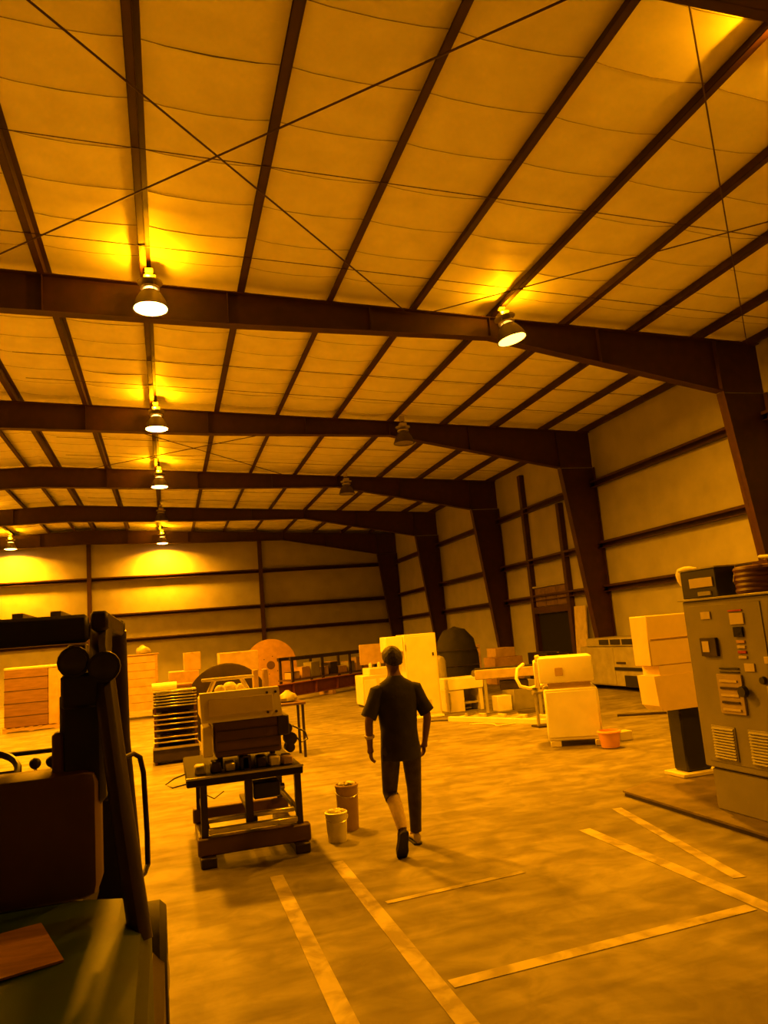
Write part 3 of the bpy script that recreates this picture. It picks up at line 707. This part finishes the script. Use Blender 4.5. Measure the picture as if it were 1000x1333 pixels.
desc = ['tan', 'brown', 'grey', 'tall tan', 'black', 'tall brown', 'low grey', 'small tan', 'small brown']
for i in range(9):
    x = -2.35 + i * .55; h = .24 + (i * 37 % 5) * .07; wdt = .20 + (i * 13 % 3) * .025
    p = Matrix.Translation((6.2, 29.3, .561)) @ Matrix.Rotation(R(38), 4, 'Z') @ Vector((x, -.05, 0))
    t = thing('stock_box', ORDN[i] + ' box from the near end on the stock rack shelf, ' + desc[i], 'box', p, R(38), 'boxes on the stock rack')
    G().box(-wdt, wdt, -.2, .2, 0, h, .01).done('body', cols[i], t, world=False)
    G().box(-wdt - .004, wdt + .004, -.204, .204, h, h + .02, .004).done('lid', cols[(i + 4) % 9], t, world=False)

# stepped cream cabinet behind the person's shoulder
sc_ = thing('machine_cabinet', 'low stepped cream machine cabinet behind the left shoulder of the person', 'cabinet', (5.5, 20.2, 0))
G().box(-.50, .55, -.4, .4, .06, .84, .015).done('lower_body', cream, sc_, world=False)
G().box(-.27, .55, -.36, .4, .84, 1.02, .012).done('upper_body', cream, sc_, world=False)
G().box(-.44, -.1, -.41, -.398, .14, .74, .004).done('door', white, sc_, world=False)
G().box(.0, .45, -.41, -.398, .14, .74, .004).done('door', white, sc_, world=False)
for x in (-.14, .05): G().box(x, x + .02, -.43, -.408, .40, .52).done('handle', steel, sc_, world=False)
G().box(-.46, .51, -.36, .36, 0, .06).done('plinth', dark, sc_, world=False)
for i, (x, lab) in enumerate(((-.15, 'first small pale jar from the left on the stepped cream cabinet'), (.10, 'middle small pale jar on the stepped cream cabinet'), (.36, 'small pale jar on the stepped cream cabinet, next to the tall cabinet'))):
    t = thing('jar', lab, 'jar', (5.5 + x, 20.15, 1.02), 0, 'jars on the stepped cabinet')
    G().lathe([(.045, 0), (.05, .01), (.05, .10), (.03, .12)], (0, 0, 0), n=12).done('body', cream, t, world=False)
    G().lathe([(.034, .12), (.034, .145), (.01, .147)], (0, 0, 0), n=12).done('lid', white, t, world=False)
pp = thing('display_board', 'tan board on a steel stand behind the stepped cream cabinet', 'board', (5.75, 21.2, 0))
G().box(-.42, .36, -.02, .02, 1.08, 1.66, .006).done('panel', tan, pp, world=False)
for x in (-.36, .30):
    G().box(x - .02, x + .02, -.02, .02, .03, 1.08).done('leg', dark, pp, world=False)
    G().box(x - .03, x + .03, -.25, .25, 0, .03).done('foot', dark, pp, world=False)

# tall cream cabinet right of the person
tc_ = thing('tall_cabinet', 'tall cream sheet-metal cabinet right of the person, with a side box', 'cabinet', (5.45, 16.45, 0), R(-3))
G().box(-.34, .42, -.35, .35, .05, 1.86, .012).done('body', cream, tc_, world=False)
G().box(-.30, .39, -.362, -.348, .10, 1.81, .006).done('door', cream, tc_, world=False)
G().box(.30, .335, -.385, -.36, 1.35, 1.42).done('latch', dark, tc_, world=False)
for z in (.35, 1.5): G().box(-.315, -.295, -.37, -.35, z, z + .14).done('hinge', steel, tc_, world=False)
G().box(-.74, -.34, -.30, .30, 1.50, 1.84, .01).done('side_box', white, tc_, world=False)
G().box(-.36, .45, -.42, .33, 0, .05, .01).done('plinth', white, tc_, world=False)
for i in range(5): G().box(-.2, .2, -.366, -.358, .25 + i * .03, .262 + i * .03).done('louvre', dusty, tc_, world=False)

# dark covered heap at the right wall
hp = thing('covered_heap', 'dark tarpaulin heap on a frame behind the tall cream cabinet', 'heap', (8.1, 20.6, 0))
g = G(); rings = []
for i, (q, h) in enumerate(((1.0, .0), (1.02, .5), (.98, 1.1), (.86, 1.55), (.55, 1.85), (.15, 1.93))):
    rings.append([(.62 * q * math.cos(a) * (1 + .08 * math.sin(3 * a + i * 1.3)), .55 * q * math.sin(a) * (1 + .08 * math.cos(4 * a + i)), h + .04 * math.sin(2 * a + i)) if i else (.62 * math.cos(a), .55 * math.sin(a), 0) for a in [k * 2 * math.pi / 22 for k in range(22)]])
g.loft(rings).done('tarpaulin', mat('black_tarpaulin', (.010, .008, .007), .8, var=.4), hp, world=False)
for i in range(3):
    G().tube([(.66 * math.cos(a), .59 * math.sin(a), .4 + i * .45) for a in [k * 2 * math.pi / 20 for k in range(20)]], .012, 6, closed=True).done('rope', dark, hp, world=False)

# ------------------------------------------------------------------ row of machines right of the tall cabinet
sm = thing('machine_stand', 'small white machine stand with an open knee space, right of the tall cabinet', 'machine', (6.62, 16.75, 0))
G().box(-.43, .45, -.3, .35, .50, .76, .012).done('top_box', white, sm, world=False)
G().box(-.43, -.05, -.28, .33, .0, .50, .01).done('side_panel', cream, sm, world=False)
G().box(.33, .42, -.28, .33, .0, .50, .006).done('side_panel', cream, sm, world=False)
G().box(-.05, .33, .25, .30, .02, .50).done('back_panel', dusty, sm, world=False)
G().box(-.44, -.40, -.31, -.28, .1, .45).done('handle', steel, sm, world=False)
G().box(-.05, .33, -.2, .2, .16, .2).done('shelf', dusty, sm, world=False)
o = carton('small white box standing in front of the small white machine stand', 7.05, 7.40, 15.7, 16.0, 0, .33, white, tape_=False, name='white_box')
o = carton('grey-brown box standing right of the small white box', 7.42, 8.0, 15.6, 16.2, 0, .62, dusty, name='grey_box')
ic = thing('drum_cluster', 'pale twin-tank unit standing behind the small white machine stand', 'tank', (6.45, 18.2, 0))
for x in (-.2, .2):
    G().lathe([(.05, 0), (.17, 0), (.18, .05), (.18, 1.05), (.14, 1.15), (.03, 1.2)], (x, 0, .06), n=18).done('tank', dusty, ic, world=False)
G().box(-.42, .42, -.22, .22, 0, .06).done('base', dark, ic, world=False)
cvy = thing('conveyor', 'long tan conveyor beam on steel legs leading to the white upright machine', 'conveyor', (7.3, 14.6, 0), R(-24))
G().box(-1.1, 1.0, -.22, .22, .80, 1.0, .015).done('beam', mat('tan_enamel', (.42, .33, .20), .5), cvy, world=False)
G().box(-1.1, 1.0, -.20, .20, 1.0, 1.02).done('belt', rubber, cvy, world=False)
for x in (-.9, .2, .85):
    for y in (-.18, .18): G().box(x - .03, x + .03, y - .03, y + .03, 0, .80).done('leg', dusty, cvy, world=False)
for x in (-1.12, 1.02): G().cyl((x, -.2, .93), (x, .2, .93), .06, n=14).done('roller', steel, cvy, world=False)
G().box(-.6, .0, -.16, .16, .55, .74, .02).done('drive_unit', dark, cvy, world=False)
G().box(.25, .80, -.17, .15, .30, .62, .02).done('control_box', mat('tan_enamel', (.42, .33, .20)), cvy, world=False)
hs = G().tube([(6.95 + .25 * math.cos(a), 13.85 + .05 * a, .82 + .24 * math.sin(a)) for a in [R(20) + i * R(20) for i in range(13)]] , .035, 8).tube([(6.8, 14.0, .60), (7.0, 13.9, .56), (7.25, 13.85, .62), (7.5, 13.8, .72)], .03, 8)
hs.done('x', white) if False else hs.b.free()
ho = G().tube([(6.93, 13.98, 1.08), (6.76, 13.93, 1.0), (6.70, 13.9, .82), (6.76, 13.88, .66), (6.95, 13.86, .60), (7.2, 13.84, .64), (7.42, 13.86, .72)], .035, 10).done('suction_hose', white, None); single(ho, 'thick pale hose looped down from the tan conveyor', 'hose')
fr = thing('floor_frame', 'low cream channel frame lying on the floor before the conveyor', 'frame', (6.55, 13.9, 0), R(-62))
for y in (-.28, .28): G().box(-1.45, 1.25, y - .05, y + .05, 0, .10, .006).done('channel', cream, fr, world=False)
for x in (-1.3, 0, 1.1): G().box(x - .05, x + .05, -.23, .23, .0, .08, .006).done('cross_member', cream, fr, world=False)
for i in range(5):
    G().lathe([(.02, -.19), (.035, -.19), (.035, .19), (.02, .19)], (-1.05 + i * .5, 0, .13), 'Y', 10).done('roller', steel, fr, world=False)
vs = thing('valve_stand', 'steel pipe stand with small valves beside the white upright machine', 'stand', (6.72, 12.75, 0))
for x in (-.22, 0, .2): G().cyl((x, 0, .03), (x, 0, .62), .03, n=10).done('pipe', steel, vs, world=False)
G().box(-.3, .28, -.15, .15, 0, .03).done('base', dark, vs, world=False)
G().cyl((-.28, 0, .62), (.26, 0, .62), .04, n=10).done('manifold', dusty, vs, world=False)
for x in (-.22, 0, .2): G().lathe([(.02, 0), (.05, .01), (.05, .03), (.02, .035)], (x, 0, .67), n=10).done('valve_wheel', dark, vs, world=False)
def cable(label, pts, r, m_):
    o = G().tube(pts, r, 6).done('floor_cable', m_); single(o, label, 'cable'); return o
def wig(x0, y0, x1, y1, amp, n=14, z=.012):
    return [(x0 + (x1 - x0) * t + amp * math.sin(t * 9), y0 + (y1 - y0) * t + amp * math.cos(t * 7.3), z) for t in [i / n for i in range(n + 1)]]
cable('dark cable snaking over the floor from the tall cream cabinet', wig(5.3, 15.2, 6.7, 14.6, .12), .012, rubber)
cable('pale cable looping on the floor before the low channel frame', wig(5.7, 14.0, 6.6, 13.2, .15), .012, cream)

# white upright machine
um = thing('upright_machine', 'white upright machine with a separate top unit, standing on foot blocks', 'machine', (6.08, 10.72, 0), R(-27))
G().box(-.42, .38, -.36, .40, .09, .86, .015).done('lower_cabinet', white, um, world=False)
G().box(-.40, .36, -.372, -.358, .14, .82, .006).done('front_panel', white, um, world=False)
G().box(.378, .392, -.32, .36, .14, .82, .006).done('side_panel', white, um, world=False)
G().box(-.34, .30, -.28, .32, .86, .95).done('neck', tan, um, world=False)
G().box(-.47, .36, -.34, .36, .95, 1.34, .03, seg=2).done('top_unit', white, um, world=False)
G().box(-.22, -.10, -.352, -.335, 1.06, 1.18, .004).done('gauge_window', tan, um, world=False)
G().box(-.54, -.46, -.25, .25, .88, 1.30, .02).done('side_duct', cream, um, world=False)
G().box(-.50, -.43, -.25, .05, 1.30, 1.38, .01).done('cap', cream, um, world=False)
for x, y in ((-.40, -.36), (.26, -.40), (-.40, .32), (.28, .32)): G().box(x, x + .16, y, y + .12, 0, .09, .008).done('foot_block', cream, um, world=False)
ob = thing('orange_tub', 'orange plastic tub at the foot of the white upright machine', 'tub', (6.20, 9.96, 0))
G().lathe([(.11, 0), (.13, .01), (.16, .22), (.17, .24), (.15, .245), (.12, .03), (.01, .03)], (0, 0, 0), n=20).done('shell', orangep, ob, world=False)
G().tube([(.165 * math.cos(a), .165 * math.sin(a), .225) for a in [k * 2 * math.pi / 20 for k in range(20)]], .012, 6, closed=True).done('rim', orangep, ob, world=False)
o = carton('small pale block on the floor right of the orange tub', 6.60, 6.82, 10.30, 10.48, 0, .14, cream, tape_=False, name='pale_block')

# grey machine against the right wall
wm = thing('wall_machine', 'long grey-cream machine with dark slots along the right wall', 'machine', (11.5, 17.1, 0))
G().box(11.0, 12.2, 15.3, 18.6, .12, 1.12, .02).done('body', dusty, wm)
G().box(10.97, 12.15, 15.4, 18.2, 1.12, 1.34, .02).done('top_unit', dusty, wm)
for i in range(4): G().box(10.955, 10.975, 15.55 + i * .52, 15.98 + i * .52, 1.17, 1.30).done('vent', black, wm)
G().box(10.98, 11.01, 15.4, 17.0, .52, .60).done('slot', black, wm)
G().box(10.98, 11.01, 15.5, 16.6, .12, .40).done('opening', black, wm)
G().box(10.985, 11.0, 17.0, 18.5, .16, 1.08, .004).done('panel', dusty, wm)
G().box(10.985, 11.0, 16.5, 16.9, .68, .73).done('handle', dark, wm)
for y in (15.4, 18.2): G().box(11.1, 12.1, y, y + .2, 0, .12).done('foot', dark, wm)
lp = G().box(-.03, .03, -.33, .33, 0, 2.3, .01).xf(Matrix.Translation((12.30, 20.75, .0)) @ Matrix.Rotation(R(4), 4, 'Y')).done('leaning_board', mat('pale_board', (.52, .44, .32), .6), None); single(lp, 'tall pale board leaning on the right wall beside the dark doorway', 'board')
carton('dark crate on the floor below the dark doorway', 11.4, 12.2, 21.3, 22.6, 0, .92, dark, name='dark_crate', cat='crate')
carton('brown carton stack base left of the dark crate by the right wall', 10.2, 11.2, 22.6, 23.5, 0, .85, card, name='carton')
carton('tan carton on top of the brown carton by the right wall', 10.3, 11.0, 22.7, 23.4, .86, 1.15, tan)
carton('long dark carton in front of the third column on the right wall', 9.0, 10.1, 24.2, 25.2, 0, 1.1, brown)
carton('upright tan carton standing beyond the tarpaulin heap', 9.2, 9.6, 22.3, 22.7, 0, 1.35, tan)
strip = G().box(-.05, .05, -.45, .45, 0, .04, .006).xf(Matrix.Translation((8.6, 12.6, 0)) @ Matrix.Rotation(R(60), 4, 'Z')).done('steel_bar', dark); single(strip, 'short dark steel bar on the floor left of the pale console', 'bar')

# ------------------------------------------------------------------ grey control cabinet and console on the right
plf = thing('base_platform', 'low dark steel platform under the grey control cabinet', 'platform', (5.9, 5.6, 0))
G().prism([(4.60, 4.2), (7.2, 4.2), (7.2, 8.35), (4.62, 7.30)], 'Z', .035, .055).done('deck_plate', mat('worn_platform_steel', (.16, .13, .10), .5, .3, var=.3), plf)
G().prism([(4.61, 4.22), (7.18, 4.22), (7.18, 8.32), (4.63, 7.28)], 'Z', .0, .035).done('platform_frame', dark, plf)
cc = thing('control_cabinet', 'grey electrical control cabinet with meters, switches and louvred vents', 'cabinet', (5.35, 5.3, .055))
G().box(4.88, 5.80, 4.20, 6.15, .055, .42, .008).done('plinth', cabgrey, cc)
G().box(4.85, 5.82, 4.18, 6.20, .44, 1.98, .012).done('body', cabgrey, cc)
G().box(4.90, 5.78, 4.22, 6.14, .42, .44).done('joint', dark, cc)
G().box(4.82, 5.85, 4.15, 6.23, 1.98, 2.0, .004).done('top_lip', dusty, cc)
G().box(4.842, 4.852, 5.20, 6.12, .50, 1.93, .003).done('door', cabgrey, cc)
G().box(4.842, 4.852, 4.22, 5.17, .50, 1.93, .003).done('door', cabgrey, cc)
paper = mat('pale_plate', (.50, .42, .28), .5, var=.1)
def plate(name, y0, y1, z0, z1, m_, d=.012, lab=None):
    kw = {'label': lab} if lab else {}
    return G().box(4.842 - d, 4.844, y0, y1, z0, z1, .003).done(name, m_, cc, **kw)
plate('name_plate', 5.81, 5.94, 1.80, 1.87, paper)
mt = plate('meter', 5.77, 5.98, 1.46, 1.63, dark, .03)
G().box(4.808, 4.812, 5.86, 5.95, 1.50, 1.60).done('meter_face', paper, mt)
plate('indicator_plate', 5.40, 5.57, 1.74, 1.84, paper); plate('display', 5.43, 5.54, 1.63, 1.72, glassd, .02)
plate('name_plate', 5.41, 5.58, 1.855, 1.87, redp)
for i in range(4): plate('tag', 5.43, 5.53, 1.44 + i * .045, 1.465 + i * .045, [paper, redp, paper, orange][i])
plate('name_plate', 5.36, 5.48, 1.33, 1.40, paper); plate('name_plate', 5.14, 5.24, 1.40, 1.46, paper)
pn = plate('switch_panel', 5.53, 5.84, .95, 1.30, mat('switch_panel_tan', (.34, .27, .17), .5), .02)
for i in range(5): G().box(4.812, 4.824, 5.58, 5.80, .98 + i * .063, 1.0 + i * .063).done('switch_row', dark if i % 2 else paper, pn)
kb = G().lathe([(.015, -.03), (.045, -.03), (.05, 0), (.05, .01), (.01, .012)], (4.805, 5.50, 1.16), 'X', 14).done('rotary_knob', black, cc)
plate('slot', 5.55, 5.80, 1.345, 1.36, black); plate('slot', 5.55, 5.80, 1.315, 1.325, black)
for y0, y1 in ((5.72, 6.02), (5.22, 5.56)):
    v = plate('vent', y0, y1, .53, .83, mat('cabinet_light', (.27, .25, .21), .45), .01)
    for i in range(11): G().prism([(4.835, .548 + i * .0255), (4.815, .545 + i * .0255), (4.835, .565 + i * .0255)], 'Y', y0 + .015, y1 - .015).done('louvre', dusty, v)
G().box(4.82, 4.845, 5.22, 5.25, 1.05, 1.22, .006).done('door_handle', steel, cc)
G().lathe([(.01, -.02), (.03, -.02), (.035, 0), (.035, .01)], (4.83, 5.28, 1.26), 'X', 12).done('push_button', black, cc)

tx = thing('transformer_box', 'black box with a pale end bell on top of the grey control cabinet', 'box', (5.1, 5.97, 2.0))
G().box(4.88, 5.30, 5.72, 6.21, 2.0, 2.27, .008).done('case', black, tx)
G().box(4.868, 4.884, 5.76, 6.08, 2.10, 2.19, .003).done('label_plate', paper, tx)
G().box(4.868, 4.884, 5.80, 5.98, 2.02, 2.06, .003).done('terminal_strip', dusty, tx)
G().box(4.87, 5.31, 5.71, 6.22, 2.27, 2.285).done('lid', steel, tx)
G().lathe([(.03, -.02), (.08, -.01), (.105, .04), (.115, .11), (.09, .16), (.03, .18)], (5.02, 6.27, 2.15), 'Z', 16).done('end_bell', cream, tx)
G().box(4.98, 5.06, 6.20, 6.29, 2.10, 2.16).done('bell_bracket', cream, tx)
for i, (lab, x, y, r, t_, n_, m_) in enumerate((('dark red-brown cable coil on the grey cabinet, beside the black box', 5.12, 5.42, .20, .030, 5, mat('brown_rubber', (.09, .025, .015), .5)), ('black cable coil on the grey cabinet, farthest from the black box', 5.12, 4.93, .21, .032, 5, rubber))):
    co = thing('cable_coil', lab, 'coil', (x, y, 2.0), 0, 'cable coils on the control cabinet')
    for j in range(n_):
        rj = r * (1 - .02 * (j % 2)); G().tube([(rj * math.cos(a), rj * math.sin(a), t_ + j * t_ * 1.55) for a in [k * 2 * math.pi / 26 for k in range(26)]], t_, 8, closed=True).done('turn', m_, co, world=False)
    for a in (0.4, 2.6): G().tube([(r * math.cos(a) + (r * .0), r * math.sin(a), .02), (r * 1.18 * math.cos(a), r * 1.18 * math.sin(a), .12), (r * math.cos(a), r * math.sin(a), n_ * t_ * 1.55 + .045), (r * .8 * math.cos(a), r * .8 * math.sin(a), .13)], .006, 6, closed=True).done('tie', redp if a < 1 else paper, co, world=False)
wt = G().tube([(5.05, 5.0, 2.275), (4.98, 5.15, 2.30), (5.0, 5.28, 2.31), (5.12, 5.36, 2.30), (5.25, 5.25, 2.31), (5.22, 5.05, 2.29), (5.1, 4.9, 2.285)], .014, 8).done('coiled_hose', white, None); single(wt, 'loose pale hose lying over the cable coils on the grey cabinet', 'hose')

cs = thing('control_console', 'bright pale console box on a black pedestal beside the grey control cabinet', 'console', (5.66, 7.45, .055))
orangepale = mat('pale_console_enamel', (.88, .72, .42), .45, var=.05)
G().box(5.25, 5.93, 7.38, 7.70, 1.30, 1.87, .01).done('upper_box', orangepale, cs)
G().box(5.345, 5.93, 7.385, 7.70, 1.19, 1.30, .002).done('recess', orangepale, cs)
G().prism([(5.26, 1.19), (5.93, 1.19), (5.93, .80), (5.34, .80), (5.28, .86)], 'Y', 7.38, 7.70).done('lower_box', orangepale, cs)
G().box(5.28, 5.90, 7.372, 7.382, 1.60, 1.606).done('panel_joint', tan, cs)
G().box(5.56, 5.90, 7.42, 7.66, .10, .80, .02).done('pedestal', black, cs)
G().box(5.46, 5.98, 7.36, 7.72, .055, .10, .008).done('foot_plate', cream, cs)
